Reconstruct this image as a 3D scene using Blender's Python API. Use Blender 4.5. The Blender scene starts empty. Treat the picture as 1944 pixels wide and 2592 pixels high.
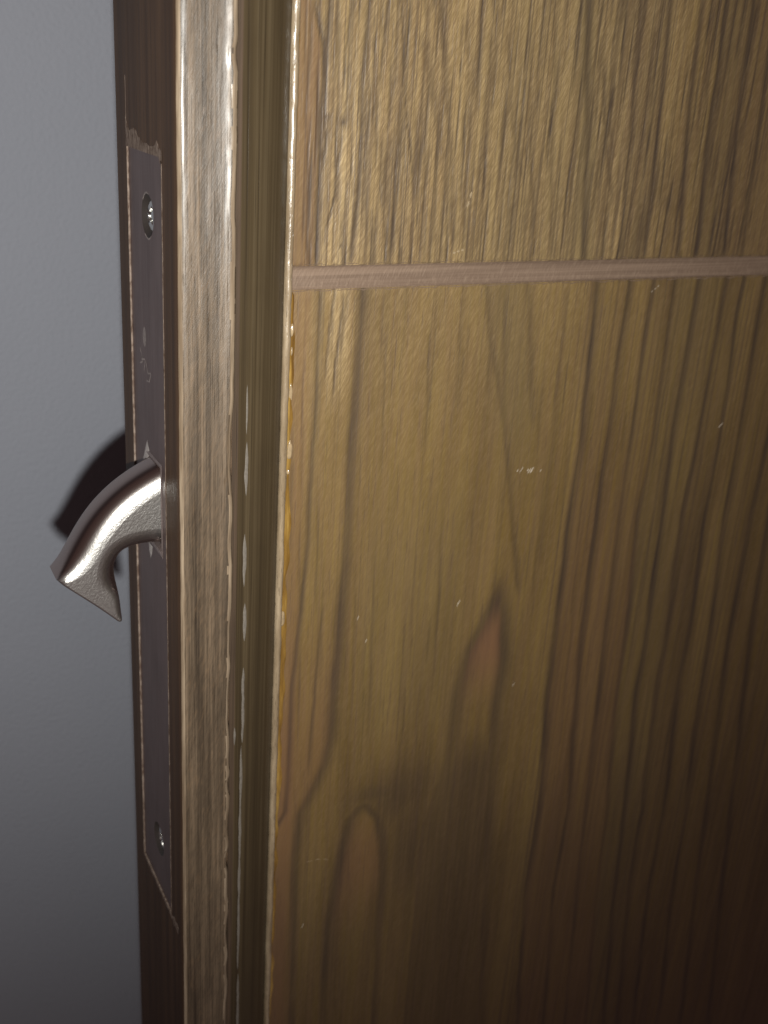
import bpy, bmesh, math, random
import numpy as np
from mathutils import Matrix, Vector

random.seed(4)
rng = np.random.default_rng(4)
sc = bpy.context.scene
COL = sc.collection
MM = 0.001

# ------------------------------------------------------------------ camera
ROW_R = Vector((0.890207253, -0.451203813, 0.062818510))     # camera right
ROW_D = Vector((-0.119270611, -0.363925970, -0.923759931))   # camera down
ROW_F = Vector((0.439665290, 0.814845389, -0.377784893))     # camera forward
CAM = Vector((-60.197, -197.781, 85.690)) * MM
cam_d = bpy.data.cameras.new("camera")
cam = bpy.data.objects.new("camera", cam_d)
COL.objects.link(cam)
R = Matrix((ROW_R, -ROW_D, -ROW_F)).transposed()
cam.matrix_world = Matrix.Translation(CAM) @ R.to_4x4()
cam_d.sensor_fit = 'VERTICAL'
cam_d.sensor_height = 36.0
cam_d.lens = 38.35
cam_d.clip_start = 0.01
cam_d.clip_end = 20
cam_d.dof.use_dof = True
cam_d.dof.focus_distance = 0.222
cam_d.dof.aperture_fstop = 24
sc.camera = cam

# ------------------------------------------------------------------ dark room + the phone's flash
w = bpy.data.worlds.new("World")
sc.world = w
w.use_nodes = True
bg = w.node_tree.nodes["Background"]
bg.inputs[0].default_value = (1.0, 0.62, 0.58, 1)
bg.inputs[1].default_value = 0.075
fl_d = bpy.data.lights.new("flash", 'SPOT')
fl_d.energy = 4.1
fl_d.color = (1.0, 0.97, 0.90)
fl_d.shadow_soft_size = 0.0026
fl_d.spot_size = math.radians(118)
fl_d.spot_blend = 1.0
fl = bpy.data.objects.new("flash", fl_d)
COL.objects.link(fl)
fl.location = CAM + ROW_D * 0.0215
aim = (ROW_F - ROW_R * 0.28 - ROW_D * 0.40).normalized()
fl.rotation_euler = aim.to_track_quat('-Z', 'Y').to_euler()
sc.view_settings.view_transform = 'Standard'
sc.view_settings.look = 'None'
sc.view_settings.exposure = 0
sc.view_settings.gamma = 1

# ------------------------------------------------------------------ node helpers
class NT:
    def __init__(s, name):
        s.m = bpy.data.materials.new(name)
        s.m.use_nodes = True
        s.t = s.m.node_tree
        s.b = s.t.nodes["Principled BSDF"]
        s.co = s.n("ShaderNodeTexCoord").outputs["Object"]
    def n(s, k, **kw):
        x = s.t.nodes.new(k)
        for a, b in kw.items():
            setattr(x, a, b)
        return x
    def l(s, a, b):
        s.t.links.new(a, b)
    def val(s, inp, v):
        if hasattr(v, "is_linked"):
            s.l(v, inp)
        else:
            inp.default_value = v
    def math(s, op, a, b=0.0, c=None, clamp=False):
        x = s.n("ShaderNodeMath", operation=op, use_clamp=clamp)
        s.val(x.inputs[0], a); s.val(x.inputs[1], b)
        if c is not None: s.val(x.inputs[2], c)
        return x.outputs[0]
    def mapped(s, scale, rot=(0, 0, 0), loc=(0, 0, 0)):
        """object coordinates in millimetres times scale"""
        r = s.n("ShaderNodeMapping", vector_type='POINT')
        s.l(s.co, r.inputs[0])
        r.inputs["Rotation"].default_value = rot
        x = s.n("ShaderNodeVectorMath", operation='MULTIPLY')
        s.l(r.outputs[0], x.inputs[0])
        x.inputs[1].default_value = [v * 1000 for v in scale]
        y = s.n("ShaderNodeVectorMath", operation='ADD')
        s.l(x.outputs[0], y.inputs[0]); y.inputs[1].default_value = loc
        return y.outputs[0]
    def noise(s, scale, detail=3, rough=.55, rot=(0, 0, 0), loc=(0, 0, 0), dist=0):
        x = s.n("ShaderNodeTexNoise")
        s.l(s.mapped(scale, rot, loc), x.inputs["Vector"])
        x.inputs["Scale"].default_value = 1
        x.inputs["Detail"].default_value = detail
        x.inputs["Roughness"].default_value = rough
        x.inputs["Distortion"].default_value = dist
        return x.outputs[0]
    def ramp(s, f, stops):
        x = s.n("ShaderNodeValToRGB")
        e = x.color_ramp.elements
        while len(e) < len(stops): e.new(.5)
        for i, (p, c) in enumerate(stops):
            e[i].position = p
            e[i].color = (c, c, c, 1) if not hasattr(c, "__len__") else (*c, 1)
        s.l(f, x.inputs[0])
        return x.outputs[0]
    def mix(s, f, a, b, mode='MIX'):
        x = s.n("ShaderNodeMix", data_type='RGBA', blend_type=mode)
        s.val(x.inputs[0], f)
        for i, v in ((6, a), (7, b)):
            if hasattr(v, "is_linked"): s.l(v, x.inputs[i])
            else: x.inputs[i].default_value = (*v, 1)
        return x.outputs[2]
    def attr(s, name):
        x = s.n("ShaderNodeAttribute")
        x.attribute_name = name
        return x.outputs["Fac"]
    def bump(s, h, dist, strength=1.0, nrm=None):
        x = s.n("ShaderNodeBump")
        x.inputs["Strength"].default_value = strength
        x.inputs["Distance"].default_value = dist
        s.l(h, x.inputs["Height"])
        if nrm is not None: s.l(nrm, x.inputs["Normal"])
        return x.outputs[0]
    def out(s, color, rough, normal=None, metal=0.0, spec=.5, coat=0.0, coat_r=.1):
        s.val(s.b.inputs["Base Color"], color if hasattr(color, "is_linked") else (*color, 1))
        s.val(s.b.inputs["Roughness"], rough)
        s.b.inputs["Metallic"].default_value = metal
        s.b.inputs["Specular IOR Level"].default_value = spec
        s.b.inputs["Coat Weight"].default_value = coat
        s.b.inputs["Coat Roughness"].default_value = coat_r
        if normal is not None: s.l(normal, s.b.inputs["Normal"])
        return s.m

DIAG = (0, math.radians(-24), 0)

def mat_wood(name, dark, mid, light, rough, fine=1.6, speck=0.0, spec=.5, coat=.0, coat_r=.2, bump=.00006, sat=1.0, zs=.02, seed=0):
    t = NT(name)
    broad = t.noise((fine * .28, fine * .28, zs * .35), 3, loc=(seed, 1.3, 4))
    fin = t.noise((fine, fine, zs), 4, .65, loc=(3.1, seed, 0))
    pore = t.noise((fine * 2.6, fine * 2.6, zs * 3.2), 2, .6, loc=(seed, 7, 2))
    f = t.math('ADD', t.math('MULTIPLY', broad, .55), t.math('MULTIPLY', fin, .45))
    c = t.ramp(f, [(.36, dark), (.5, mid), (.64, light)])
    pr = t.ramp(pore, [(.60, 0.0), (.70, 1.0)])
    c = t.mix(t.math('MULTIPLY', pr, .55), c, tuple(v * .45 for v in dark))
    dg = t.noise((5.5, 5.5, .55), 2, .6, rot=DIAG)
    if speck:
        sp = t.noise((2.2, 2.2, .34), 3, .65, rot=(0, math.radians(-14), 0))
        c = t.mix(t.math('MULTIPLY', t.ramp(sp, [(.47, 0.0), (.66, 1.0)]), speck), c, tuple(v * .55 for v in dark))
        sp2 = t.noise((1.8, 1.8, .3), 3, .6, rot=(0, math.radians(-14), 0), loc=(6, 6, 6))
        c = t.mix(t.math('MULTIPLY', t.ramp(sp2, [(.52, 0.0), (.72, 1.0)]), speck * .8), c, (light[0] * 1.25, light[1] * 1.08, light[2] * .9))
    mott = t.noise((.16, .16, .05), 3, .6, loc=(9, seed, 1))
    c = t.mix(t.math('MULTIPLY', t.ramp(mott, [(.45, 0.0), (.75, 1.0)]), .35), c, dark)
    h = t.math('ADD', t.math('MULTIPLY', fin, .6), t.math('ADD', t.math('MULTIPLY', pr, -.5), t.math('MULTIPLY', dg, .45)))
    r = t.math('ADD', rough - .09, t.math('MULTIPLY', fin, .18))
    return t.out(c, r, t.bump(h, bump), spec=spec, coat=coat, coat_r=coat_r)

def mat_panel():
    t = NT("panel_veneer_wood")
    D, Rd, G = t.attr("grain"), t.attr("red"), t.attr("grey")
    sheen = t.attr("painted_sheen")
    broad = t.noise((.10, .1, .012), 3, .55, dist=.3)
    fin = t.noise((1.3, 1.3, .035), 4, .65)
    pore = t.noise((3.0, 3.0, .11), 2, .6, loc=(4, 2, 0))
    dg = t.noise((5.2, 5.2, .5), 3, .6, rot=DIAG)
    dg2 = t.noise((1.5, 1.5, .16), 2, .6, rot=(0, math.radians(-31), 0), loc=(5, 5, 5))
    base = t.ramp(broad, [(.34, (.112, .070, .018)), (.5, (.148, .095, .025)), (.66, (.192, .127, .038))])
    base = t.mix(t.math('MULTIPLY', sheen, .60), base, (.41, .305, .165))  # paler colour stands in for the brighter flash on the upper veneer
    base = t.mix(t.math('MULTIPLY', t.ramp(fin, [(.40, 1.0), (.60, 0.0)]), .5), base, (.16, .10, .05))
    base = t.mix(t.math('MULTIPLY', t.ramp(dg, [(.42, 0.0), (.70, 1.0)]), t.math('ADD', .10, t.math('MULTIPLY', sheen, .60))), base, (.54, .40, .215))  # varnish glitter painted as pale diagonal streaks
    base = t.mix(t.math('MULTIPLY', t.ramp(dg2, [(.48, 0.0), (.72, 1.0)]), t.math('ADD', .20, t.math('MULTIPLY', sheen, .12))), base, (.15, .098, .055))
    st1 = t.noise((.75, .75, .0045), 4, .62, loc=(1, 3, 8))
    st2 = t.noise((1.9, 1.9, .012), 3, .6, loc=(7, 1, 3))
    Sk = t.attr("streak")
    base = t.mix(t.math('MULTIPLY', t.ramp(st1, [(.50, 0.0), (.64, 1.0)]), t.math('MULTIPLY', Sk, .55)), base, (.085, .055, .033))
    base = t.mix(t.math('MULTIPLY', t.ramp(st2, [(.52, 0.0), (.66, 1.0)]), t.math('MULTIPLY', Sk, .60)), base, (.070, .048, .034))
    base = t.mix(t.math('MULTIPLY', Rd, .8), base, (.185, .095, .05))
    base = t.mix(t.math('MULTIPLY', G, .55), base, (.118, .092, .044))
    wob = t.math('ADD', .62, t.math('MULTIPLY', fin, .75))
    base = t.mix(t.math('MULTIPLY', D, wob, clamp=True), base, (.036, .025, .021))
    pr = t.ramp(pore, [(.615, 0.0), (.70, 1.0)])
    base = t.mix(t.math('MULTIPLY', pr, .42), base, (.075, .048, .034))
    h = t.math('ADD', t.math('MULTIPLY', dg, t.math('ADD', .12, t.math('MULTIPLY', sheen, .38))), t.math('ADD', t.math('MULTIPLY', fin, .45), t.math('MULTIPLY', pr, -.18)))
    h = t.math('ADD', h, t.math('MULTIPLY', D, -.9))
    r = t.math('SUBTRACT', t.math('ADD', .42, t.math('MULTIPLY', fin, .2)), t.math('MULTIPLY', sheen, .1))
    return t.out(base, r, t.bump(h, .00011), spec=.6)

def mat_plain(name, color, rough, metal=0., spec=.5, bump=0., bs=3., coat=0., var=.0, coat_r=.08):
    t = NT(name)
    n = t.noise((bs, bs, bs), 3, .6)
    c = t.ramp(n, [(.3, tuple(v * (1 - var) for v in color)), (.7, tuple(v * (1 + var) for v in color))])
    nr = t.bump(n, bump) if bump else None
    return t.out(c, rough, nr, metal=metal, spec=spec, coat=coat, coat_r=coat_r)

M_edge = mat_wood("dark_stained_edge_wood", (.042, .023, .013), (.064, .036, .02), (.098, .056, .03), .5, fine=1.1, spec=.2, zs=.015, bump=.00003)
M_lip = mat_wood("worn_lip_wood", (.036, .026, .017), (.092, .067, .044), (.172, .125, .082), .42, fine=2.6, speck=.28, spec=.5, coat=.4, coat_r=.20, zs=.03, bump=.00007, seed=3)
M_cove = mat_wood("cove_wood", (.034, .024, .013), (.062, .045, .024), (.10, .076, .044), .40, fine=1.0, spec=.35, zs=.006, bump=.00003, seed=8)
M_quirk = mat_wood("shaded_quirk_wood", (.035, .024, .016), (.055, .038, .025), (.09, .06, .04), .55, fine=1.0, spec=.3, zs=.01)  # shade in the quirk painted as darker wood
M_bead = mat_wood("pale_worn_bead", (.19, .14, .085), (.28, .215, .14), (.39, .31, .21), .28, fine=1.2, spec=.7, coat=.7, coat_r=.13, zs=.10, bump=.00010, seed=5)
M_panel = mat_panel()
def mat_raw():
    t = NT("raw_chipped_wood")
    a = t.noise((1.6, 1.1, .5), 4, .7)
    c = t.ramp(a, [(.38, (.085, .055, .04)), (.52, (.18, .137, .112)), (.68, (.27, .215, .18))])
    return t.out(c, .75, t.bump(a, .00015), spec=.25)
M_raw = mat_raw()
def mat_arris():
    t = NT("worn_arris_wood")
    a = t.noise((1.3, 1.3, .10), 3, .6)
    b = t.noise((.8, .8, .035), 3, .6, loc=(2, 8, 1))
    c = t.ramp(a, [(.35, (.19, .145, .10)), (.6, (.33, .26, .185))])
    c = t.mix(t.ramp(b, [(.38, 0.0), (.68, .95)]), c, (.15, .108, .07))
    return t.out(c, .32, t.bump(a, .00008), spec=.6, coat=.6, coat_r=.16)
M_arris = mat_arris()
M_primer = mat_plain("grey_primer", (.165, .148, .128), .5, spec=.4, bump=.00005, bs=1.2, var=.18)
M_plate = mat_plain("brown_powder_coat", (.145, .112, .112), .46, metal=.25, spec=.4, bump=.000012, bs=4, var=.07)
def mat_plate():
    t = NT("brown_powder_coat")
    n = t.noise((4, 4, 4), 3, .6)
    br = t.noise((1.2, 1.2, .05), 4, .65)
    mo = t.noise((.12, .12, .06), 3, .6)
    c = t.ramp(mo, [(.3, (.108, .074, .071)), (.7, (.145, .103, .099))])
    r = t.math('ADD', .30, t.math('MULTIPLY', br, .22))
    return t.out(c, r, t.bump(t.math('ADD', n, br), .00002), metal=.45, spec=.5)
M_plate = mat_plate()
M_mark = mat_plain("worn_stamp_and_highlight", (.25, .215, .205), .5, metal=.2, spec=.4, bs=1.5, var=.35)
M_hole = mat_plain("dark_hole", (.025, .02, .018), .6, bs=2, var=.1)
M_groove = None
M_wall = None

def mat_hook():
    t = NT("nickel_cast_metal")
    a = t.noise((2.0, 2.0, 2.0), 3, .6)
    b = t.noise((4.0, 4.0, .9), 2, .6, rot=(0, math.radians(-38), 0))
    side = t.attr("cast")
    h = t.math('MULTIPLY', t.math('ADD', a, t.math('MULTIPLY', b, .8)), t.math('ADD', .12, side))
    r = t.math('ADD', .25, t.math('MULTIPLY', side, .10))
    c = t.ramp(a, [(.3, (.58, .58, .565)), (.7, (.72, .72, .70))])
    c = t.mix(t.ramp(side, [(.05, 1.0), (.6, 0.0)]), c, (.44, .36, .33))  # brown reflection of the dark room painted on the outer curve
    return t.out(c, r, t.bump(h, .00005), metal=1.0)
M_hook = mat_hook()
M_screw = mat_plain("bright_screw_steel", (.70, .70, .68), .22, metal=1.0, bump=.00002, bs=3, var=.1)

def mat_groove():
    t = NT("groove_paint")
    a = t.noise((.02, 1.2, 1.6), 3, .6)
    dg = t.noise((2.2, 2.2, .35), 3, .6, rot=DIAG)
    c = t.ramp(a, [(.35, (.145, .100, .072)), (.65, (.21, .150, .110))])
    c = t.mix(t.math('MULTIPLY', t.ramp(dg, [(.5, 0.0), (.75, 1.0)]), .45), c, (.30, .225, .165))
    return t.out(c, .55, t.bump(dg, .00012), spec=.35)
M_groove = mat_groove()

def mat_varnish():
    t = NT("amber_varnish")
    a = t.noise((.5, .5, .06), 3, .6)
    c = t.ramp(a, [(.34, (.15, .078, .018)), (.5, (.26, .15, .034)), (.66, (.42, .27, .075))])
    b = t.noise((.8, .8, .25), 3, .6)
    return t.out(c, .22, t.bump(b, .00025), spec=.6, coat=.3, coat_r=.12)
M_varnish = mat_varnish()
M_drop = mat_plain("dried_clear_varnish", (.36, .27, .16), .16, spec=.7, bump=.0001, bs=.9, var=.2, coat=.5)

def mat_wall():
    t = NT("white_wall_paint")
    a = t.noise((.25, .25, .25), 4, .6)
    b = t.noise((.006, .006, .006), 2, .5)
    c = t.ramp(b, [(.3, (.345, .372, .435)), (.7, (.375, .397, .46))])
    return t.out(c, .75, t.bump(t.noise((.6, .6, .6), 3, .6), .0005), spec=.2)
M_wall = mat_wall()
M_core = mat_plain("door_core_wood", (.16, .10, .06), .6, bs=.5, var=.2)

# ------------------------------------------------------------------ mesh helpers (all lengths in mm)
def link(name, me, mat, parent=None, smooth=True):
    o = bpy.data.objects.new(name, me)
    COL.objects.link(o)
    if mat: me.materials.append(mat)
    if parent is not None:
        o.parent = parent
        o.location = -parent.location if parent.type == 'EMPTY' else (0, 0, 0)
    if smooth:
        me.polygons.foreach_set("use_smooth", [True] * len(me.polygons))
    return o

def mesh_from(name, verts, faces, mat, parent=None, smooth=False):
    me = bpy.data.meshes.new(name)
    me.from_pydata([tuple(c * MM for c in v) for v in verts], [], faces)
    me.validate()
    bm = bmesh.new(); bm.from_mesh(me)
    bmesh.ops.recalc_face_normals(bm, faces=bm.faces)
    bm.to_mesh(me); bm.free()
    return link(name, me, mat, parent, smooth)

def mesh_grid(name, P, mat, parent=None, skip=None, smooth=True, attrs=None):
    """P: (rows, cols, 3) array in mm"""
    nr, nc, _ = P.shape
    idx = np.arange(nr * nc).reshape(nr, nc)
    q = np.stack([idx[:-1, :-1], idx[:-1, 1:], idx[1:, 1:], idx[1:, :-1]], -1).reshape(-1, 4)
    if skip is not None:
        q = q[~skip.reshape(-1)]
    me = bpy.data.meshes.new(name)
    me.vertices.add(nr * nc)
    me.vertices.foreach_set("co", (P.reshape(-1) * MM).astype(np.float32))
    me.loops.add(q.size)
    me.loops.foreach_set("vertex_index", q.reshape(-1).astype(np.int32))
    me.polygons.add(len(q))
    me.polygons.foreach_set("loop_start", np.arange(0, q.size, 4, dtype=np.int32))
    me.update(calc_edges=True)
    me.validate()
    if attrs:
        for k, v in attrs.items():
            a = me.attributes.new(k, 'FLOAT', 'POINT')
            a.data.foreach_set("value", v.reshape(-1).astype(np.float32))
    return link(name, me, mat, parent, smooth)

def box(name, lo, hi, mat, parent=None):
    (a, b, c), (d, e, f) = lo, hi
    v = [(a, b, c), (d, b, c), (d, e, c), (a, e, c), (a, b, f), (d, b, f), (d, e, f), (a, e, f)]
    F = [(0, 3, 2, 1), (4, 5, 6, 7), (0, 1, 5, 4), (1, 2, 6, 5), (2, 3, 7, 6), (3, 0, 4, 7)]
    return mesh_from(name, v, F, mat, parent)

def empty(name, loc, label, cat):
    o = bpy.data.objects.new(name, None)
    COL.objects.link(o)
    o.location = Vector(loc) * MM
    o.empty_display_size = .02
    o['label'] = label; o['category'] = cat
    return o

def wave(z, seed, *terms):
    r = np.random.default_rng(seed)
    out = np.zeros_like(z)
    for lam, amp in terms:
        for k in range(4):
            out += amp * .5 * np.sin(2 * np.pi * z / (lam * r.uniform(.6, 1.6)) + r.uniform(0, 6.28))
    return out

ZT, ZB = 950.0, -1050.0                    # door top and bottom
PZ0, PZ1, PY0, PY1 = -112.3, 67.6, 10.4, 35.3     # lock plate recess
Z = np.unique(np.concatenate([np.linspace(ZB, -280, 26), np.arange(-280, 140.01, 1.0), np.linspace(140, ZT, 26), [PZ0, PZ1]]))

# ------------------------------------------------------------------ wall behind
wall = box("wall", (-1600, 205, ZB), (1700, 300, 1550), M_wall)
wall['kind'] = 'structure'
wall['label'] = 'plain pale wall behind the edge of the wooden door'

# ------------------------------------------------------------------ door
door = empty("door", (350, 20, ZB), 'brown wood grain door leaf with moulded edge and a horizontal groove', 'door')

# edge board: edge face, rounded arris and front lip, with a recess for the lock
prof = [(11.3, 43), (0, 43), (0, PY1), (0, PY0), (0, 4), (0, 1.25), (.09, .78), (.33, .36), (.68, .08), (1.15, -.08)]
n0 = len(prof)
for x in np.linspace(1.6, 9.5, 16):
    prof.append((x, float(np.interp(x, [1.6, 3, 5, 6.5, 7.5, 8.4, 9, 9.5], [-.15, -.26, -.42, -.57, -.70, -.85, -1.01, -1.17]))))
prof += [(9.85, -1.25), (10.2, -1.22), (10.55, -1.05), (10.85, -.7), (11.1, -.2), (11.25, .9), (11.25, 3)]
prof = np.array(prof)
P = np.zeros((len(Z), len(prof), 3))
P[:, :, 0] = prof[None, :, 0]; P[:, :, 1] = prof[None, :, 1]; P[:, :, 2] = Z[:, None]
wa = wave(Z, 1, (9, .02), (40, .05), (3, .008))
for i in range(5, 10):
    P[:, i, 0] += wa; P[:, i, 1] += wa * .5
wb = wave(Z, 2, (7, .035), (30, .06), (2.6, .015))
chip = np.zeros_like(Z)
for zc, hw, d in [(12, 9, .75), (-8, 4, .35), (-31, 6, .5), (-47, 9, .7), (-62, 3, .4), (-69, 2.5, .7), (-80, 4, .5), (-90, 3, .8), (-97, 5, .4),
                  (-112, 5, .6), (-124, 3, .35), (-140, 7, .5), (86, 2, .35), (60, 3, .2)]:
    chip += d * np.exp(-((Z - zc) / hw) ** 4)
for i in range(len(prof) - 8, len(prof) - 1):
    P[:, i, 0] += wb - chip * .8
    P[:, i, 1] += wb * .4 + chip * .12
# shallow undulation of the worn lip surface
for i in range(n0, len(prof) - 8):
    P[:, i, 1] += wave(Z, 50 + i // 3, (35, .018), (11, .01))
skip = np.zeros((len(Z) - 1, len(prof) - 1), bool)
zm = (Z[1:] + Z[:-1]) / 2
skip[:, 2] = (zm > PZ0) & (zm < PZ1)
board = mesh_grid("edge_board", P, None, door, skip)
board.data.materials.append(M_edge); board.data.materials.append(M_lip); board.data.materials.append(M_arris)
mi = np.zeros(len(board.data.polygons), np.int32)
cx = np.array([p.center.x for p in board.data.polygons]); cy = np.array([p.center.y for p in board.data.polygons])
mi[(cx > .00045)] = 1
mi[cy > .02] = 0
mi[(cx > .00012) & (cx < .00075) & (cy < .0007)] = 2
mi[(cx > .0097) & (cx < .01075) & (cy < 0)] = 2
board.data.polygons.foreach_set("material_index", mi)
sharp = bmesh.new(); sharp.from_mesh(board.data)
for e in sharp.edges:
    if len(e.link_faces) == 2 and e.calc_face_angle(0) > math.radians(60): e.smooth = False
sharp.to_mesh(board.data); sharp.free()

# recess side walls, raw wood
D0 = 2.2
mesh_from("recess_wall", [(0.02, PY1, PZ0), (0.02, PY1, PZ1), (D0, PY1, PZ1), (D0, PY1, PZ0),
                          (0.02, PY0, PZ0), (0.02, PY0, PZ1), (D0, PY0, PZ1), (D0, PY0, PZ0)],
          [(0, 1, 2, 3), (4, 7, 6, 5), (0, 3, 7, 4), (1, 5, 6, 2)], M_raw, door)

def sliver(name, pts_a, pts_b, x, mat, parent, th=.06):
    """thin chip lying on the edge face: two (y,z) polylines joined, with a little thickness towards -x"""
    n = len(pts_a)
    v = [(x - th, y, z) for y, z in pts_a] + [(x - th, y, z) for y, z in pts_b] + [(x + .01, y, z) for y, z in pts_a] + [(x + .01, y, z) for y, z in pts_b]
    F = []
    for i in range(n - 1):
        F += [(i, i + 1, n + i + 1, n + i), (i, 2 * n + i, 2 * n + i + 1, i + 1), (n + i, n + i + 1, 3 * n + i + 1, 3 * n + i)]
    return mesh_from(name, v, F, mat, parent)

# worn pale line along the near side of the recess
zz = np.arange(PZ0 - 1, PZ1 + .1, 1.2)
wv = wave(zz, 7, (14, .10), (4, .05))
ln = sliver("worn_edge", [(PY0 - .25 + a * .6, z) for a, z in zip(wv, zz)], [(PY0 + .15, z) for z in zz], 0, M_raw, door)
ln['label'] = 'pale worn line beside the lock plate'
# fainter line along the far side
zz = np.arange(PZ0 + 1, PZ1 + 14, 1.5)
wv = wave(zz, 8, (14, .12), (5, .08))
sliver("worn_edge", [(PY1 - .1, z) for z in zz], [(PY1 + .15 + a - max(0, (z - 62) * .02), z) for a, z in zip(wv, zz)], 0, M_raw, door, th=.04)
# torn veneer above the plate
ys = np.linspace(PY0 - .5, PY1 + .3, 40)
top = [PZ1 + 1.0 + .35 * random.random() + h for h in
       np.interp(ys, [9.8, 11.5, 12.4, 13, 13.6, 14.4, 16, 19, 21, 22.5, 24, 26, 27, 28, 29, 31, 33, 34.3, 35.6], [.0, .0, .8, 1.6, .8, .2, .1, .1, .2, .1, .4, 1.0, 1.3, 2.2, 2.6, 2.0, 1.6, 2.4, 4])]
sliver("torn_veneer", [(y, PZ1 - .35 - (1.0 if y < 11.3 else 0)) for y in ys], list(zip(ys, top)), 0, M_raw, door)
# lighter score at the foot of the plate, running on to the arris
ys = np.linspace(4.6, PY1 + .2, 36)
sliver("score_line", [(y, PZ0 - .9 + .35 * random.random() - (1.5 * random.random() if y < 9 else 0)) for y in ys], [(y, PZ0 + .12 + (1.3 * random.random() - .2 if y < 9.8 else 0)) for y in ys], 0, M_raw, door, th=.03)

# cove moulding between lip and panel
cp = np.array([(11.22, 1.35), (12.2, 1.4), (12.6, 1.45), (13.5, 1.62), (14.3, 1.72), (15.2, 1.92), (16.4, 2.25), (17.8, 2.75), (19.2, 3.45), (20.6, 4.4),
               (22, 5.6), (23.2, 6.9), (24.2, 8.2), (24.9, 9.1), (25.2, 9.4)])
P = np.zeros((len(Z), len(cp), 3))
P[:, :, 0] = cp[None, :, 0]; P[:, :, 1] = cp[None, :, 1]; P[:, :, 2] = Z[:, None]
for i in range(len(cp)):
    P[:, i, 1] += wave(Z, 20 + i // 3, (60, .02), (17, .008))
cove = mesh_grid("cove_moulding", P, M_cove, door)
cove.data.materials.append(M_quirk)
cove.data.polygons.foreach_set("material_index", [1 if p.center.x < .0125 else 0 for p in cove.data.polygons])

# pale bead at its foot
bp = np.array([(24.72, 9.4), (24.76, 8.85), (24.88, 8.42), (25.15, 8.12), (25.52, 8.0), (25.9, 8.06), (26.22, 8.3), (26.44, 8.68), (26.55, 9.1), (26.55, 9.7)])
P = np.zeros((len(Z), len(bp), 3))
P[:, :, 0] = bp[None, :, 0]; P[:, :, 1] = bp[None, :, 1]; P[:, :, 2] = Z[:, None]
wx = wave(Z, 31, (16, .05), (5, .03), (2.4, .02)); wy = wave(Z, 32, (13, .06), (4.5, .035), (2.4, .035))
P[:, 1:-1, 0] += wx[:, None]; P[:, 2:-2, 1] += wy[:, None]
mesh_grid("bead", P, M_bead, door)

# amber varnish pooled beside the bead
zz = Z[(Z > -230) & (Z < 130)]
hw = .45 + wave(zz, 41, (30, .16), (9, .10)) + .35 * np.exp(-((zz + 35) / 60) ** 2)
hw *= np.where(zz > 41, .35, 1.0)
hw = np.clip(hw, .12, 1.5)
P = np.zeros((len(zz), 5, 3))
for j, (u, h) in enumerate([(0, .35), (.3, .30), (.6, .2), (.85, .1), (1.0, -.03)]):
    P[:, j, 0] = 26.4 + hw * u * 2.0; P[:, j, 1] = 9.5 - h; P[:, j, 2] = zz
mesh_grid("varnish_line", P, M_varnish, door)

def blob(name, c, r, mat, parent, seed):
    bm = bmesh.new()
    bmesh.ops.create_icosphere(bm, subdivisions=3, radius=1)
    rr = np.random.default_rng(seed)
    k = [rr.normal(size=3) * 2 for _ in range(3)]
    for v in bm.verts:
        d = 1 + .12 * sum(math.sin(q[0] * v.co.x + q[1] * v.co.y + q[2] * v.co.z + i) for i, q in enumerate(k))
        v.co = Vector([(c[i] + v.co[i] * r[i] * d) * MM for i in range(3)])
    me = bpy.data.meshes.new(name); bm.to_mesh(me); bm.free()
    return link(name, me, mat, parent)
for i, (x, z, rx, rz) in enumerate([(26.9, 33.6, .35, 1.2), (27.0, 29.2, .25, .8), (27.2, 7.6, .55, 2.0), (27.1, 20.5, .4, 1.6), (26.6, -33.8, .75, 2.0), (27.0, 2.4, .3, .5)]):
    blob("varnish_drop", (x, 9.25, z), (rx, .35, rz), M_drop, door, i)

# grey primer showing where the paint has worn off the top of the cove
def cove_y(x):
    return float(np.interp(x, cp[:, 0], cp[:, 1]))
def wear(z1, z0, x0, x1, seed, taper=3):
    zz = np.linspace(z0, z1, max(8, int((z1 - z0) / .8)))
    t = np.clip(np.minimum(zz - z0, z1 - zz) / taper, 0, 1) ** .6
    w1 = wave(zz, seed, (12, .07), (4, .04)); w2 = wave(zz, seed + 1, (14, .08), (4, .05))
    c = (x0 + x1) / 2; h = (x1 - x0) / 2 * .72
    a = c - (h + w1) * t; b = c + (h + w2) * t
    P = np.zeros((len(zz), 4, 3))
    for j, u in enumerate((0, .33, .67, 1)):
        x = a + (b - a) * u
        P[:, j, 0] = x; P[:, j, 2] = zz
        P[:, j, 1] = [cove_y(q) - (.07 if 0 < u < 1 else .035) for q in x]
    mesh_grid("worn_patch", P, M_primer, door)
wear(25, 14.5, 14.1, 14.9, 60, 6)
wear(13, 1.0, 14.0, 15.2, 80, 5)
wear(-7.5, -20, 13.9, 15.0, 62, 4)
wear(-24, -33.5, 14.2, 15.3, 64)
wear(-40, -60, 14.2, 15.1, 66)
wear(-60.5, -128, 14.0, 14.8, 68, 6)
wear(-129, -230, 14.1, 15.0, 70, 6)
wear(-55, -60, 12.3, 12.9, 74, 2)

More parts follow.
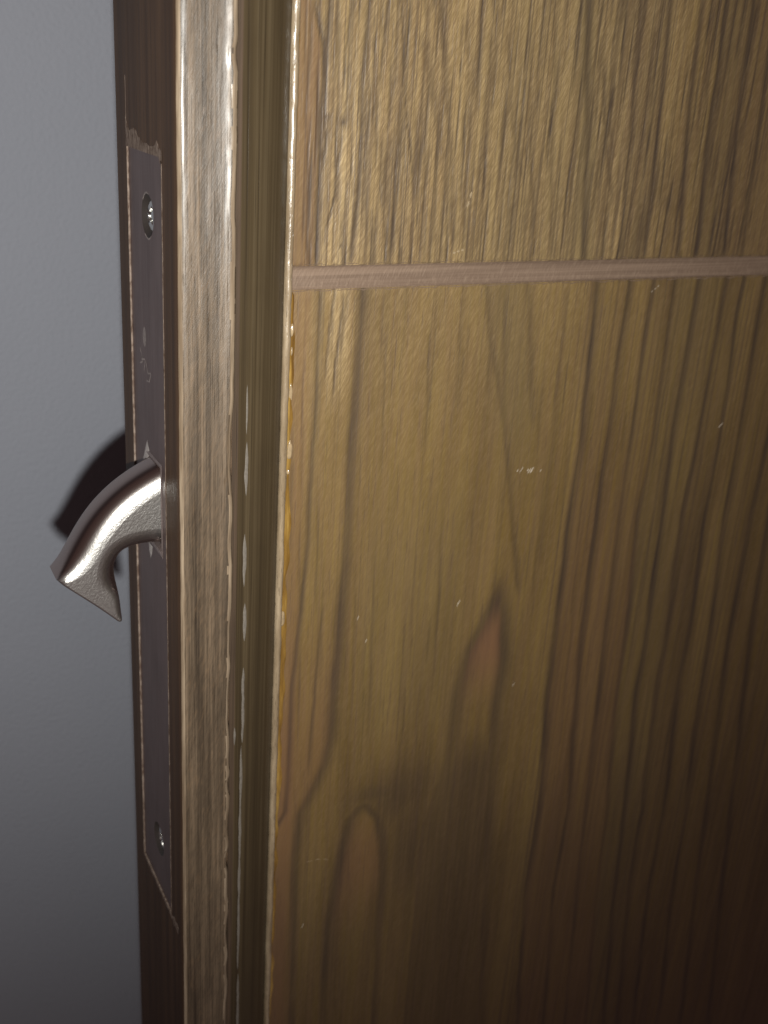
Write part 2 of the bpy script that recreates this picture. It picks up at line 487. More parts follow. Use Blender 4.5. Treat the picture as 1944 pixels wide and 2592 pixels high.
# ------------------------------------------------------------------ veneer panels with their grain
U = {'U1': [(29.6, 96.3), (31.8, 88.4), (31.8, 60.5), (31.6, 47)], 'U2': [(41.5, 110), (40.4, 83.1), (40.6, 60.5), (39.5, 47)],
     'U3': [(46.5, 105), (47.8, 97.7), (49.5, 83.5), (53.6, 61.3)], 'U4': [(52.9, 92), (59.5, 70.2), (64.2, 51.2)],
     'U5': [(55.5, 104), (62.0, 67.9), (64.0, 50)], 'U6': [(63.1, 96), (65.5, 75.0)], 'U7': [(69.0, 94), (69.5, 86.4), (70.2, 70.9)],
     'U8': [(73.2, 93.2), (76.4, 75.3), (80.5, 64.2)], 'U9': [(78.1, 95.7), (84.5, 53.5)], 'U10': [(83.4, 104), (90.4, 46)],
     'U11': [(91.2, 106), (95.7, 78.4), (99.7, 46)], 'U12': [(105.3, 107), (108.0, 78.8), (110.1, 46)], 'U13': [(113.9, 108), (116.2, 74.2), (117.5, 46)],
     'U14': [(123.1, 108), (124.2, 81.9), (128.3, 46)], 'U15': [(130.0, 109), (131.5, 74.6), (133.7, 46)], 'U16': [(138.0, 110), (139.1, 85.2), (143.1, 45.9)],
     'U17': [(144.6, 110), (146.5, 85.5), (149.1, 45.8)], 'U18': [(33.5, 110), (32.2, 88), (31.8, 80)], 'U19': [(36.5, 73), (35.4, 62), (34.0, 55)],
     'U20': [(33.2, 74), (32.6, 66)], 'U21': [(47.2, 73), (46.5, 66), (47.5, 58)], 'U22': [(45.2, 72), (45.8, 62), (48, 52)], 'U23': [(38, 106), (37.3, 96), (36.4, 88)],
     'U24': [(52, 104), (54, 92), (56, 80)], 'U25': [(98, 90), (100.5, 78), (104, 66), (105.5, 60)], 'U26': [(100, 94), (101.5, 80), (104, 70)]}
UW = {'U1': (.55, .8), 'U2': (.7, .75), 'U3': (.3, .7), 'U4': (1.3, .35), 'U5': (.8, .5), 'U6': (.5, .4), 'U7': (.45, .55), 'U8': (.5, .45), 'U9': (.5, .35), 'U10': (.6, .35),
      'U11': (1.0, .55), 'U12': (.6, .7), 'U13': (.8, .8), 'U14': (.7, .65), 'U15': (.8, .8), 'U16': (.9, .8), 'U17': (.9, .7), 'U18': (.5, .7), 'U19': (.35, .9),
      'U20': (.35, .9), 'U21': (.9, .55), 'U22': (.5, .5), 'U23': (.5, .55), 'U24': (.5, .45), 'U25': (.7, .5), 'U26': (.5, .45)}
L = {'L1': [(33.2, 43.0), (32.9, 10.3), (32.3, -18.1), (31.5, -31.7), (29.9, -50.4), (29.7, -70.6), (29.3, -89.2), (26, -95)],
     'L2': [(43.0, 43), (42.1, 9.5), (42.1, -24.1), (41.0, -52.8), (40.7, -70.8), (39.5, -77.4), (36.0, -85.6), (33.2, -91), (32.2, -104.3), (33.1, -163.5), (33, -230)],
     'L4': [(73.6, 43), (76.3, 28.8), (82.6, 8.8), (89.2, -22.4), (92.8, -38.4)], 'L5': [(84.8, 43), (90.7, 8.1)],
     'L6': [(104.8, 43), (104.9, 33.5), (106.3, 3.5), (105.7, -17.8), (106.6, -52.6), (106.7, -71.2), (109.6, -112.0), (108.6, -140.7), (112.9, -198.5), (114, -260)],
     'L7': [(114.3, 43), (114.2, 33.1), (114.6, 2.8), (114.7, -19.0), (115.7, -54.3), (117.0, -73.5), (120.5, -115.1), (119.4, -144.4), (124.0, -203.3), (126, -270)],
     'L8': [(121.6, 43), (121.5, 32.8), (122.3, 2.0), (122.6, -20.0), (124.0, -55.9), (125.0, -75.3), (127.2, -117.1), (128.9, -147.6), (133.0, -207.3), (136, -270)],
     'L9': [(128.4, 43), (128.5, 32.5), (129.7, 1.4), (128.6, -20.8), (131.3, -57.3), (131.6, -76.7), (135.5, -119.5), (137.6, -158.5), (142.3, -211.4), (145, -270)],
     'L10': [(136.3, 43), (136.2, 32.2), (136.2, 0.8), (137.4, -21.9), (139.0, -58.8), (139.1, -78.4), (142.7, -121.6), (144.5, -153.0), (150.5, -214.9), (154, -270)],
     'L11': [(145.2, 43), (145.1, 31.9), (145.4, -0.1), (144.7, -22.9), (146.8, -60.2), (146.9, -80.1), (149.8, -123.7), (150.5, -155.0), (157.0, -217.8), (160, -270)],
     'L12': [(151.2, 43), (151.1, 31.6), (153.3, -0.8), (152.9, -24.0), (156.0, -62.0), (155.6, -82.1), (159.4, -126.5), (159.2, -158.0), (164.5, -221.1), (168, -270)],
     'L13': [(158.9, 43), (158.8, 31.3), (160.3, -1.5), (160.6, -25.0), (164.1, -63.5), (166.0, -99.1), (168.9, -129.3), (171.0, -170.4), (177.2, -226.7), (180, -270)],
     'L14': [(169.0, 43), (171.5, -2.5), (170.9, -26.3), (172.0, -65.0), (176.8, -116.1), (181.2, -165.5), (188.4, -231.6), (192, -270)],
     'L15': [(178.3, 43), (178.0, -27.2), (181.2, -66.8), (187.6, -119.1), (193.8, -169.8), (203.2, -238.1), (208, -275)],
     'L16': [(36.4, 43), (35.6, 33), (34.8, 22)], 'L17': [(38.4, 40), (37.8, 30), (36.9, 18)], 'L18': [(39.3, 42), (38.8, 34), (38.6, 28)],
     'L19': [(60, 30), (61, 14), (61.5, 4)], 'L20': [(79, 40), (81, 20), (86, -8)], 'L21': [(96, 40), (97.5, 10), (98, -30)],
     'L22': [(37, -32), (36.4, -45), (35, -78)],
     'A1': [(86.7, -36.2), (83.7, -43.4), (79.0, -53.5), (77.0, -66.0), (76.2, -85.4), (73.0, -99.1), (70.9, -107.3), (69, -130)],
     'A2': [(86.7, -36.2), (89.0, -44.6), (90.4, -58.0), (89.6, -71.5), (90.5, -92.0), (92.1, -120.1), (98.4, -192.1), (101, -260)],
     'B1': [(51.0, -92.7), (47.6, -97.4), (45.9, -105.6), (44.1, -119.9), (42.6, -131.6), (42.9, -167.8), (43, -240)],
     'B2': [(51.0, -92.7), (56.0, -99.5), (58.0, -108), (58.6, -118), (58.9, -140), (60.1, -200)],
     'C1': [(66, -118), (66.5, -150), (68, -230)], 'C2': [(79, -95), (80, -140), (84, -230)]}
LW = {'L1': (.55, .75), 'L2': (1.3, .75), 'L4': (.8, .45), 'L5': (.9, .35), 'L6': (1.0, .85), 'L7': (.9, .8), 'L8': (.9, .75), 'L9': (.9, .7), 'L10': (1.0, .9), 'L11': (1.0, .85),
      'L12': (1.0, .9), 'L13': (1.1, .85), 'L14': (1.2, .85), 'L15': (1.3, .85), 'L16': (.3, .8), 'L17': (.3, .8), 'L18': (.35, .6), 'L19': (.3, .4), 'L20': (.7, .35), 'L21': (.9, .3),
      'L22': (.35, .6), 'A1': (2.1, .62), 'A2': (1.9, .72), 'B1': (1.8, .78), 'B2': (1.6, .72), 'C1': (3.2, .35), 'C2': (2.6, .3)}

def sm(v, a, b):
    t = np.clip((v - a) / (b - a), 0, 1)
    return t * t * (3 - 2 * t)

def grain(X, Zg, upper):
    D = np.zeros_like(X); Rd = np.zeros_like(X); G = np.zeros_like(X)
    lines, ws = (U, UW) if upper else (L, LW)
    zr = Zg[:, :1]
    WK = 1.0 if upper else 1.0 + .35 * (1 - sm(zr, -90, 20))
    wob = wave(Zg[:, 0], 77, (34, .12), (12, .04))[:, None]
    xl = {}
    for i, (k, pts) in enumerate(lines.items()):
        p = sorted((z, x) for x, z in pts)
        zs = np.array([q[0] for q in p]); xs = np.array([q[1] for q in p])
        c = np.interp(zr, zs, xs)
        # smooth the polyline along z
        c = c + wob * ((i % 5) - 2) * .5 + wave(Zg[:, 0], 200 + i, (26, .10), (8, .02))[:, None]
        xl[k] = c
        wd, a = ws[k]
        lo, hi = zs[0], zs[-1]
        fade = sm(zr, lo - 3, lo + 3) * (1 - sm(zr, hi - 3, hi + 3)) if not (lo < -200 and hi > 40) else 1
        amp = a * (1.1 if upper else .86) * (.92 + .22 * wave(Zg[:, 0], 300 + i, (60, .5), (25, .25))[:, None])
        if k.startswith('A') or k.startswith('B'):
            fade = 1 - sm(zr, hi - 1.5, hi + 2)
            fade = fade * sm(zr, lo - 20, lo + 10)
        dx = X - c
        g = np.where(dx < 0, np.exp(-(dx / (wd * .72 * WK)) ** 2), np.exp(-(dx / (wd * 1.35 * WK)) ** 2))
        D = np.maximum(D, np.clip(amp, 0, 1) * fade * g)
    rr = np.random.default_rng(11 if upper else 12)
    for i in range(420 if upper else 240):          # many thin open-pore lines
        if upper: x0, z0, ln = rr.uniform(27, 150), rr.uniform(44, 125), rr.uniform(5, 26)
        else: x0, z0, ln = rr.uniform(27, 200), rr.uniform(-230, 42), rr.uniform(6, 40)
        lean = rr.uniform(-.05, .02) if upper else -.03
        wd, a = rr.uniform(.15, .45), rr.uniform(.25, .9 if upper else .36)
        c = x0 + lean * (zr - z0) + .12 * np.sin(zr * .3 + i)
        D = np.maximum(D, a * np.exp(-((zr - z0) / (ln * .6)) ** 4) * np.exp(-((X - c) / wd) ** 2))
    def band(a, b, v, fa=.4, fb=1.2):
        nonlocal D
        D = np.maximum(D, D * .6 + v * sm(X, a, a + fa) * (1 - sm(X, b - fb, b)))
    if upper:
        band(xl['U12'], xl['U13'] + .5, .30)
        band(xl['U15'], xl['U16'], .34)
        band(xl['U16'] + 2, xl['U17'] + 1, .15)
        D = np.maximum(D, .25 * sm(X, xl['U15'] + 1, xl['U15'] + 3))
        lf = 1 - sm(X, xl['U1'] - 1.2, xl['U1'] + .2)
        Rd += .45 * lf
        D = np.maximum(D, .10 * lf)
        G += .35 * sm(X, 60, 75) * (1 - sm(X, 100, 110)) + .5 * np.exp(-((X - xl['U11']) / 2.2) ** 2)
        # knot flecks
        for x, z, r, a in [(33.3, 75.5, .7, .7), (36.6, 75.0, 1.1, .8), (35.4, 66.0, .5, .7), (37.4, 50.8, .6, .7), (122, 60, 1.5, .4), (101, 64, .8, .5)]:
            D = np.maximum(D, a * np.exp(-((X - x) / r) ** 2 - ((Zg - z) / (r * 1.3)) ** 2))
        Rd += .15 * sm(X, 134, 146)
    else:
        band(xl['L11'], xl['L12'], .27)
        band(xl['L12'], xl['L13'], .12)
        band(xl['L13'], xl['L14'], .17)
        D = np.maximum(D, .18 * sm(X, xl['L14'], xl['L14'] + 2))
        band(xl['L8'], xl['L9'], .12); band(xl['L6'] , xl['L6'] + 4, .14, .3, 3)
        G += .6 * np.exp(-((X - (xl['L4'] + xl['L5']) / 2) / 6.5) ** 2) * sm(Zg, -20, 15)
        G += .45 * sm(X, xl['L9'], xl['L9'] + 1) * (1 - sm(X, xl['L11'] - 1, xl['L11'])) * .8
        low = 1 - sm(Zg, -70, 0)
        Rd += .30 * sm(X, xl['L6'] - 1, xl['L6'] + 1) * (1 - sm(X, xl['L9'], xl['L9'] + 2)) * (1 - sm(Zg, -60, 20))
        Rd += .36 * (1 - sm(X, xl['L2'] - 1, xl['L2'] + 1)) * (1 - sm(Zg, -75, -25))
        Rd += .35 * (1 - sm(X, 30, 32))
        # heart of the cathedral figures
        inA = sm(X, xl['A1'], xl['A1'] + 1.5) * (1 - sm(X, xl['A2'] - 1.5, xl['A2'])) * (1 - sm(Zg, -40, -37))
        Rd = np.maximum(Rd, inA * np.exp(-((Zg + 51) / 13) ** 2) * 1.0)
        D = np.maximum(D, .72 * np.exp(-((X - 86.6) / 2.0) ** 2 - ((Zg + 40) / 6) ** 2))
        inB = sm(X, xl['B1'], xl['B1'] + 2) * (1 - sm(X, xl['B2'] - 2, xl['B2'])) * (1 - sm(Zg, -98, -94))
        Rd = np.maximum(Rd, inB * np.exp(-((Zg + 112) / 16) ** 2) * .55)
        # dark cloud between the two figures
        cl = np.exp(-((X - 63 - (Zg + 85) * .10) / 14) ** 2 - ((Zg + 93) / 12) ** 2)
        cl = np.maximum(cl, np.exp(-((X - 66) / 7) ** 2 - ((Zg + 112) / 26) ** 2))
        D = np.maximum(D, .52 * cl * (1 - inB))
        D = np.maximum(D, .5 * inA * (1 - sm(Zg, -92, -72)))
        hb = np.exp(-((Zg + 90.5 + .035 * (X - 52.5) ** 2 * .6) / 4.6) ** 2) * np.exp(-((X - 56) / 10) ** 2)
        D = np.maximum(D, .54 * hb)
        D = np.maximum(D, .30 * (1 - sm(Zg, -135, -85)))  # flash falloff painted in: whole panel darker towards the bottom
        D = D * (1 - .75 * inB * np.exp(-((X - 52.5 - (Zg + 100) * -.03) / 3.2) ** 2) * np.exp(-((Zg + 110) / 20) ** 2))
        G += .35 * sm(X, 44, 50) * (1 - sm(X, 70, 84)) * (1 - sm(Zg, -30, 10)) * sm(Zg, -90, -60)
    return np.clip(D, 0, 1), np.clip(Rd, 0, 1), np.clip(G, 0, 1)

def painted_sheen(X, Zg, upper):  # flash brightness and golden sheen painted in, strongest on the upper panel
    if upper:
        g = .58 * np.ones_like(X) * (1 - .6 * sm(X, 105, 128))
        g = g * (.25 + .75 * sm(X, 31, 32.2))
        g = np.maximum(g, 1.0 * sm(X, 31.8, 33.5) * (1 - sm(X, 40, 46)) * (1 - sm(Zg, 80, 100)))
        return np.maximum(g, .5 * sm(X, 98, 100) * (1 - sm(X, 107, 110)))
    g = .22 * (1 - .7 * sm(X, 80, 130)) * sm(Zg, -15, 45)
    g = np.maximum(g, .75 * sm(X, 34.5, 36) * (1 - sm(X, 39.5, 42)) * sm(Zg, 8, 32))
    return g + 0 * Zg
XS = np.concatenate([np.arange(26.3, 250, .42), np.linspace(250.5, 700, 60)])
def panel(zlo, zhi, upper):
    fine = np.arange(max(zlo, -290), min(zhi, 140) + .01, 1.0)
    zs = np.unique(np.concatenate([[zlo, zhi], fine, np.linspace(zlo, -290, 20) if zlo < -290 else [], np.linspace(140, zhi, 20) if zhi > 140 else []]))
    X, Zg = np.meshgrid(XS, zs)
    D, Rd, G = grain(X, Zg, upper)
    P = np.stack([X, np.full_like(X, 9.5), Zg], -1)
    # open grain sinks very slightly
    P[:, :, 1] += .05 * D
    # softened edge where the groove is cut
    ed = np.minimum(np.abs(Zg - GZ1), np.abs(Zg - GZ0))
    P[:, :, 1] += .12 * (1 - np.clip(ed / .6, 0, 1)) ** 2
    return mesh_grid("veneer_panel", P, M_panel, door, attrs={"grain": D, "red": Rd, "grey": G, "painted_sheen": painted_sheen(X, Zg, upper), "streak": (np.full_like(X, 1.0) if upper else .42 + .45 * sm(X, 95, 108) + 0 * Zg)})
GZ0, GZ1 = 42.0, 46.85
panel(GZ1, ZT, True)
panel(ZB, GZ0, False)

# routed groove, painted
gx = np.concatenate([np.arange(26.3, 250, .6), np.linspace(251, 700, 30)])
gp = [(GZ1 + .02, 9.6), (GZ1 - .10, 9.95), (GZ1 - .5, 10.25), (GZ1 - 1.2, 10.45), (GZ1 - 1.9, 10.5), (GZ1 - 2.5, 10.5), (GZ1 - 3.0, 10.44), (GZ1 - 3.5, 10.32), (GZ1 - 4.0, 10.2), (GZ1 - 4.3, 10.24), (GZ0 + .3, 10.0), (GZ0 + .08, 9.85), (GZ0 - .02, 9.6)]
P = np.zeros((len(gp), len(gx), 3))
w1 = wave(gx, 90, (40, .05), (9, .03))
for j, (z, y) in enumerate(gp):
    P[j, :, 0] = gx; P[j, :, 1] = y + wave(gx, 91 + j, (30, .02)) ; P[j, :, 2] = z + w1 * (1 if 0 < j < len(gp) - 1 else 0)
    if j in (0, len(gp) - 1):                       # paint bleeding unevenly over the edges
        sg = 1 if j == 0 else -1
        P[j, :, 1] = 9.47
        P[j, :, 2] = z + sg * np.clip(.28 + wave(gx, 120 + j, (7, .12), (2.4, .14)), .06, 1.2)
mesh_grid("groove", P, M_groove, door)
box("door_core", (11.4, 12.0, ZB), (700, 43, ZT), M_core, door)

# fine scratches and specks on the panel
M_scr = mat_plain("pale_scratch", (.50, .44, .36), .4, spec=.6, bs=2, var=.2)
M_smudge = mat_plain("faint_smudge", (.31, .24, .15), .5, spec=.4, bs=2, var=.25)
def scratch(a, b, wd, bend=0.0, dashes=1, th=.05, mat=None):
    a = np.array(a, float); b = np.array(b, float)
    d = b - a; ln_ = np.hypot(*d); nrm = np.array([-d[1], d[0]]) / ln_
    v, F = [], []
    for k in range(dashes):
        s0, s1 = k / dashes, (k + .72) / dashes if dashes > 1 else 1
        n = 7
        base = len(v)
        for i in range(n):
            t = s0 + (s1 - s0) * i / (n - 1)
            c = a + d * t + nrm * bend * math.sin(math.pi * t)
            if dashes > 1: c = c + nrm * random.uniform(-.12, .12)
            h = wd * math.sin(math.pi * (i + .35) / (n - .3)) * .5
            for s in (-1, 1):
                q = c + nrm * h * s
                v.append((q[0], 9.5, q[1]))
            v.append((c[0], 9.5 - th, c[1]))
        for i in range(n - 1):
            A = base + 3 * i
            F += [(A, A + 3, A + 5, A + 2), (A + 2, A + 5, A + 4, A + 1)]
    mesh_from("scratch", v, F, mat or M_scr, door, True)
for k in range(11):
    u = random.random(); x_ = 88 + 8.6 * u; z_ = -3.6 - 1.2 * u + random.uniform(-.45, .45); q_ = random.uniform(.4, 1.2)
    scratch((x_ - .45 * q_, z_ - .8 * q_), (x_ + .45 * q_, z_ + .5 * q_), random.uniform(.12, .3), 0, 1, .02)
scratch((74.3, -39.2), (75.2, -37.5), .26, .12)
scratch((46.3, -37.9), (46.7, -36.8), .2)
scratch((48.9, -44.6), (49.3, -43.6), .16)
scratch((152.1, 1.2), (153.4, 2.5), .3)
scratch((35.7, -107.0), (42.6, -108.6), .16, .55, 3, .02, M_smudge)
scratch((35.1, -128.9), (35.8, -127.4), .16)
scratch((94.5, -66.9), (95.2, -65.9), .18)
scratch((64.3, 48.9), (67.3, 49.8), .5, 0, 3, .02, M_smudge)
scratch((66.9, 58.6), (67.9, 62.5), .5, 0, 2, .02, M_smudge)
scratch((121.5, 38.6), (124.0, 40.6), .16, 0, 3, .02)

# ------------------------------------------------------------------ hook lock let into the edge
lock = empty("hook_lock", (1, 22.8, PZ0), 'hook lock with brown faceplate and silver hook bolt let into the door edge', 'lock')
PX = .34                                   # face of the plate
HY, HYB = 15.9, 25.2                       # thickness range of the hook
slot = (14.6, 26.3, -16.3, 4.4)            # y0, y1, z0, z1
s1 = (21.6, 55.2); s2 = (21.6, -97.6); HR = 4.3

def plate():
    """faceplate with a slot and two countersunk holes"""
    bm = bmesh.new()
    y0, y1, z0, z1 = PY0 + .12, PY1 - .12, PZ0 + .12, PZ1 - .12
    def v(y, z, x=PX): return bm.verts.new((x * MM, y * MM, z * MM))
    def ring_patch(cy, cz, half):
        # square patch with a round hole, countersunk
        n = 48
        outer, inner, deep = [], [], []
        for i in range(n):
            a = 2 * math.pi * i / n
            c, s_ = math.cos(a), math.sin(a)
            k = half / max(abs(c), abs(s_))
            outer.append(v(cy + c * k, cz + s_ * k))
            inner.append(v(cy + c * HR, cz + s_ * HR))
            deep.append(v(cy + c * HR * .66, cz + s_ * HR * .66, PX + 1.3))
        for i in range(n):
            j = (i + 1) % n
            bm.faces.new((outer[i], outer[j], inner[j], inner[i]))
            bm.faces.new((inner[i], inner[j], deep[j], deep[i]))
    def quad(a, b, c, d): bm.faces.new((v(a, c), v(b, c), v(b, d), v(a, d)))
    hf = 6.0
    zs = [z0, s2[1] - hf, s2[1] + hf, slot[2], slot[3], s1[1] - hf, s1[1] + hf, z1]
    quad(y0, y1, zs[0], zs[1]); quad(y0, y1, zs[2], zs[3]); quad(y0, y1, zs[4], zs[5]); quad(y0, y1, zs[6], zs[7])
    for cy, cz in (s1, s2):
        quad(y0, cy - hf, cz - hf, cz + hf); quad(cy + hf, y1, cz - hf, cz + hf)
        ring_patch(cy, cz, hf)
    quad(y0, slot[0], slot[2], slot[3]); quad(slot[1], y1, slot[2], slot[3])
    # slot sides and outer rim
    for (a, b, c, d) in ((slot[0], slot[1], slot[2], slot[3]), (y0, y1, z0, z1)):
        f = [v(a, c), v(b, c), v(b, d), v(a, d)]; g = [v(a, c, PX + 2), v(b, c, PX + 2), v(b, d, PX + 2), v(a, d, PX + 2)]
        for i in range(4):
            j = (i + 1) % 4
            bm.faces.new((f[i], f[j], g[j], g[i]))
    bmesh.ops.remove_doubles(bm, verts=bm.verts, dist=1e-6)
    bmesh.ops.recalc_face_normals(bm, faces=bm.faces)
    for f in bm.faces:
        c = f.calc_center_median() * 1000
        if PX + .2 < c.x < PX + 1.2 and min(math.hypot(c.y - q[0], c.z - q[1]) for q in (s1, s2)) < HR: f.material_index = 1
    me = bpy.data.meshes.new("faceplate"); bm.to_mesh(me); bm.free()
    o = link("faceplate", me, M_plate, lock, False)
    me.materials.append(M_hole)
    return o
fp = plate()
box("lock_case", (PX + 6, PY0 + 2, PZ0 + 12), (60, PY1 - 2, PZ1 - 12), M_hole, lock)
# bevelled bright rim of the slot
y0, y1, z0, z1 = slot
rv = []
for k, (ins, x) in enumerate([(-.55, PX - .03), (.0, PX - .22), (.55, PX - .05), (.7, PX + 1.2)]):
    rv += [(x, y0 + ins, z0 + ins), (x, y1 - ins, z0 + ins), (x, y1 - ins, z1 - ins), (x, y0 + ins, z1 - ins)]
rf = [(4 * k + i, 4 * k + (i + 1) % 4, 4 * k + 4 + (i + 1) % 4, 4 * k + 4 + i) for k in range(3) for i in range(4)]
M_rim = mat_plain("worn_plate_rim", (.20, .16, .155), .4, metal=.4, bs=2.5, var=.3)
mesh_from("slot_rim", rv, rf, M_rim, lock)
# small pale raised flecks above and below the hook
M_fleck = mat_plain("pale_fleck", (.42, .39, .38), .5, metal=.2, bump=.00005, bs=2, var=.2)
def fleck(pts, h=.35):
    c = np.mean(pts, 0)
    v = [(PX - .02, y, z) for y, z in pts] + [(PX - h, c[0], c[1])]
    n = len(pts)
    mesh_from("raised_fleck", v, [(i, (i + 1) % n, n) for i in range(n)], M_fleck, lock, True)
fleck([(23.6, 5.2), (25.2, 7.0), (26.9, 4.6), (29.2, 1.0), (27.4, 1.0), (25.0, 2.6)])
fleck([(22.4, -17.3), (25.6, -17.4), (25.1, -19.0), (24.2, -21.0), (23.0, -19.2)])

def hook():
    outer = [(6, 5.6), (3, 4.2), (.6, 2.9), (-2.4, 1.4), (-5.6, -.5), (-8.6, -2.7), (-11.3, -5.2), (-13.7, -8.0), (-15.9, -11.2), (-17.9, -14.6), (-19.9, -17.9), (-21.6, -20.0)]
    end = [(-20.6, -20.9), (-17.6, -23.6), (-14.0, -26.9), (-10.8, -30.0), (-9.5, -31.3), (-8.85, -31.5), (-8.5, -31.0)]
    inner = [(-8.5, -29.2), (-8.75, -25.6), (-9.05, -22.0), (-9.15, -19.4), (-8.7, -17.6), (-7.7, -16.1), (-6.1, -15.2), (-4.0, -14.8), (-1.4, -14.75), (1.2, -15.0), (6, -15.4)]
    outer = [(x - .45, z + .55) for x, z in outer]
    pts = outer + end + inner
    rad = [5.0] * len(outer) + [.5] * len(end) + [4.6] * len(inner)
    rad[len(outer) - 1] = 1.2; rad[len(outer) - 2] = 3.6
    for k in (len(outer) + len(end), len(outer) + len(end) + 1): rad[k] = 1.6
    # refine with Catmull-Rom along the outline
    def refine(p, r, m=3):
        n = len(p); q = []; rr = []
        for i in range(n):
            a, b, c, d = p[i - 1], p[i], p[(i + 1) % n], p[(i + 2) % n]
            corner = {len(outer) - 1, n - 1}
            for k in range(m):
                t = k / m
                if i in corner or (i + 1) % n in ({0} | corner) or i == 0 or (i in (len(outer),)):
                    x = b[0] + (c[0] - b[0]) * t; z = b[1] + (c[1] - b[1]) * t
                else:
                    x, z = [.5 * (2 * b[j] + (c[j] - a[j]) * t + (2 * a[j] - 5 * b[j] + 4 * c[j] - d[j]) * t * t + (-a[j] + 3 * b[j] - 3 * c[j] + d[j]) * t ** 3) for j in (0, 1)]
                q.append((x, z)); rr.append(r[i] + (r[(i + 1) % n] - r[i]) * t)
        return q, rr
    pts, rad = refine(pts, rad)
    n = len(pts)
    pa = np.array(pts)
    tang = np.roll(pa, -1, 0) - np.roll(pa, 1, 0)
    tang /= np.linalg.norm(tang, axis=1)[:, None]
    nin = np.stack([-tang[:, 1], tang[:, 0]], 1)
    area = .5 * np.sum(pa[:, 0] * np.roll(pa[:, 1], -1) - np.roll(pa[:, 0], -1) * pa[:, 1])
    if area < 0: nin = -nin
    rad = np.array(rad)
    ra = rad.copy()
    for _ in range(2): ra = (np.roll(ra, 1) + ra * 2 + np.roll(ra, -1)) / 4
    V, C = [], []
    K = 9
    rings = []
    for k in range(K):                                   # front rounding, from the flat side face outward
        t = math.pi / 2 * k / (K - 1)
        off = ra * (1 - math.sin(t)); dep = ra * (1 - math.cos(t))
        q = pa + nin * off[:, None]
        rings.append([(q[i, 0], HY + dep[i], q[i, 1]) for i in range(n)])
    for k in range(5):
        t = math.pi / 2 * k / 4
        rb = np.minimum(ra, 1.6)
        off = rb * (1 - math.cos(t)); dep = rb * (1 - math.sin(t))
        q = pa + nin * off[:, None]
        rings.append([(q[i, 0], HYB - dep[i], q[i, 1]) for i in range(n)])
    verts = [p for r in rings for p in r]
    faces = []
    for k in range(len(rings) - 1):
        for i in range(n):
            j = (i + 1) % n
            faces.append((k * n + i, k * n + j, (k + 1) * n + j, (k + 1) * n + i))
    from mathutils.geometry import delaunay_2d_cdt
    for ring, yy in ((rings[0], HY), (rings[-1], HYB)):
        loop = [Vector((p[0], p[2])) for p in ring]
        cv, ce, cf = delaunay_2d_cdt(loop, [(i, (i + 1) % n) for i in range(n)], [], 1, 1e-5)[:3]
        base = len(verts)
        verts += [(p.x, yy, p.y) for p in cv]
        faces += [tuple(base + i for i in f) for f in cf]
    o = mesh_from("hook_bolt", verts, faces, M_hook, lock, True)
    me = o.data
    bm = bmesh.new(); bm.from_mesh(me)
    bmesh.ops.remove_doubles(bm, verts=bm.verts, dist=2e-6)
    bmesh.ops.recalc_face_normals(bm, faces=bm.faces)
    for f in bm.faces: f.smooth = len(f.verts) > 3
    for e in bm.edges:
        if len(e.link_faces) == 2 and e.calc_face_angle(0) > math.radians(38): e.smooth = False
    bm.to_mesh(me); bm.free()
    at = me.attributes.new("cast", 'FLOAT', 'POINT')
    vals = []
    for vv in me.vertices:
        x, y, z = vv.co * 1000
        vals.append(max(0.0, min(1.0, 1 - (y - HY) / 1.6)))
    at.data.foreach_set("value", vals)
    return o
hook()

def screw(cy, cz, rot):
    """countersunk cross-head screw seated in its hole, facing -x"""
    bm = bmesh.new()
    n = 64; rings = []
    prof = [(0, .0), (.45, .0), (.8, .0), (1.2, .02), (1.7, .06), (2.2, .13), (2.7, .25), (3.05, .42), (3.2, .62), (3.0, 1.2)]
    for r, d in prof[1:]:
        ring = []
        for i in range(n):
            a = 2 * math.pi * i / n
            rr = r
            y, z = math.cos(a) * rr, math.sin(a) * rr
            # cross recess
            u = abs(y * math.cos(rot) + z * math.sin(rot)); w_ = abs(-y * math.sin(rot) + z * math.cos(rot))
            cut = 0
            if min(u, w_) < .42 and max(u, w_) < 1.95: cut = 1.1 * (1 - max(u, w_) / 2.6)
            x = PX + .42 + d + cut
            ring.append(bm.verts.new((x * MM, (cy + y) * MM, (cz + z) * MM)))
        rings.append(ring)
    for k in range(len(rings) - 1):
        for i in range(n):
            j = (i + 1) % n
            bm.faces.new((rings[k][i], rings[k][j], rings[k + 1][j], rings[k + 1][i]))
    bm.faces.new(rings[0])
    bmesh.ops.recalc_face_normals(bm, faces=bm.faces)
    me = bpy.data.meshes.new("screw"); bm.to_mesh(me); bm.free()
    o = link("screw", me, M_screw, lock, False)
    return o
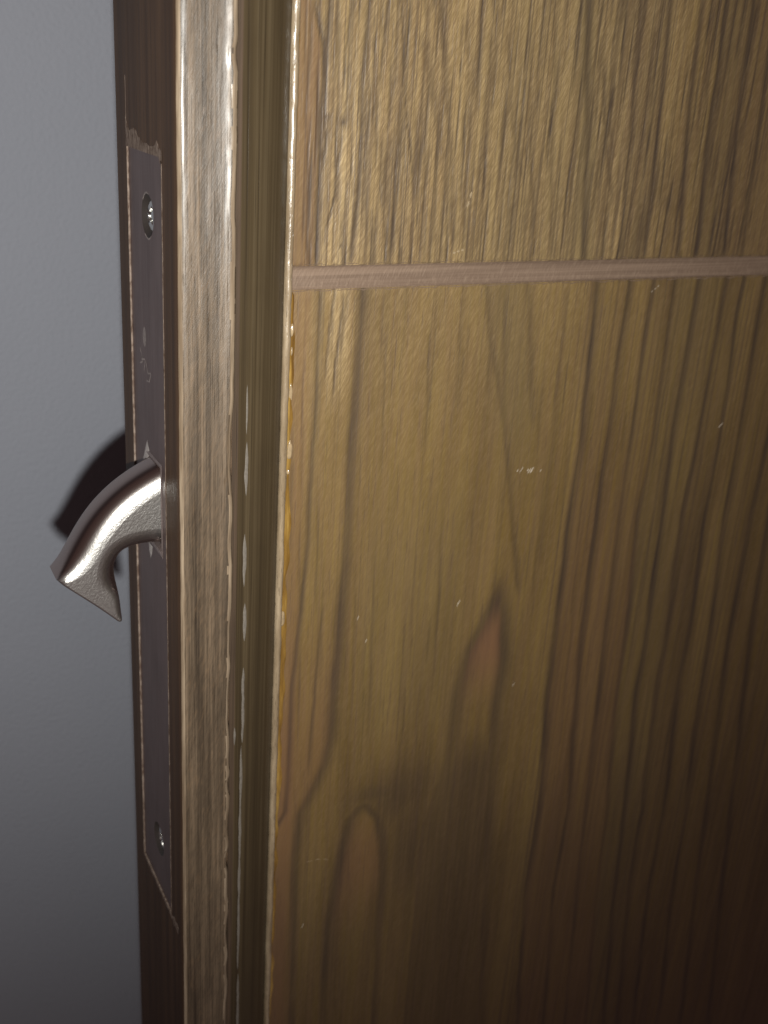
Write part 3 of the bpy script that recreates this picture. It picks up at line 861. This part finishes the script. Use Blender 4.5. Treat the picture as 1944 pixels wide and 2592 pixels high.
a = screw(*s1, .62); a['label'] = 'upper cross head screw of the lock plate'
b = screw(*s2, .35); b['label'] = 'lower cross head screw of the lock plate'
# countersink rim highlights put in as pale arcs
def arc(cy, cz, a0, a1, name="rim_highlight"):
    v, F = [], []
    n = 12
    for i in range(n + 1):
        t = math.radians(a0 + (a1 - a0) * i / n)
        h = .38 * math.sin(math.pi * (i + .2) / (n + .4))
        for r, x in ((HR - .05, PX + .03), (HR + h * .5, PX - .07), (HR + h, PX - .01)):
            v.append((x, cy + math.cos(t) * r, cz + math.sin(t) * r))
    for i in range(n):
        A = 3 * i
        F += [(A, A + 3, A + 4, A + 1), (A + 1, A + 4, A + 5, A + 2)]
    mesh_from(name, v, F, M_mark, lock, True)
arc(*s1, 40, 105); arc(*s1, 235, 300)
# stamped maker's mark: a round spot and two worn characters below it
v = [(PX - .04, 25.7, 29.8)] + [(PX - .02, 25.7 + 1.25 * math.cos(t), 29.8 + 2.1 * math.sin(t)) for t in np.linspace(0, 2 * math.pi, 28, endpoint=False)]
mesh_from("stamped_spot", v, [(0, i + 1, (i + 1) % 28 + 1) for i in range(28)], M_mark, lock, True)
def stroke(pts, wd=.38):
    v, F = [], []
    for (y, z), (y2, z2) in zip(pts[:-1], pts[1:]):
        d = np.array([y2 - y, z2 - z]); d /= np.linalg.norm(d); nn = np.array([-d[1], d[0]]) * wd / 2
        k = len(v)
        for (a_, b_) in ((y, z), (y2, z2)):
            v.append((PX - .02, a_ + nn[0], b_ + nn[1])); v.append((PX - .05, a_, b_)); v.append((PX - .02, a_ - nn[0], b_ - nn[1]))
        F += [(k, k + 3, k + 4, k + 1), (k + 1, k + 4, k + 5, k + 2)]
    mesh_from("stamped_mark", v, F, M_mark, lock)
stroke([(29.4, 26.6), (27.2, 24.2), (29.6, 23.2)]); stroke([(28.2, 24.4), (25.4, 25.0), (26.6, 22.0)])
stroke([(25.0, 24.6), (23.6, 22.4), (21.2, 23.0), (22.6, 20.8), (24.6, 20.6)])
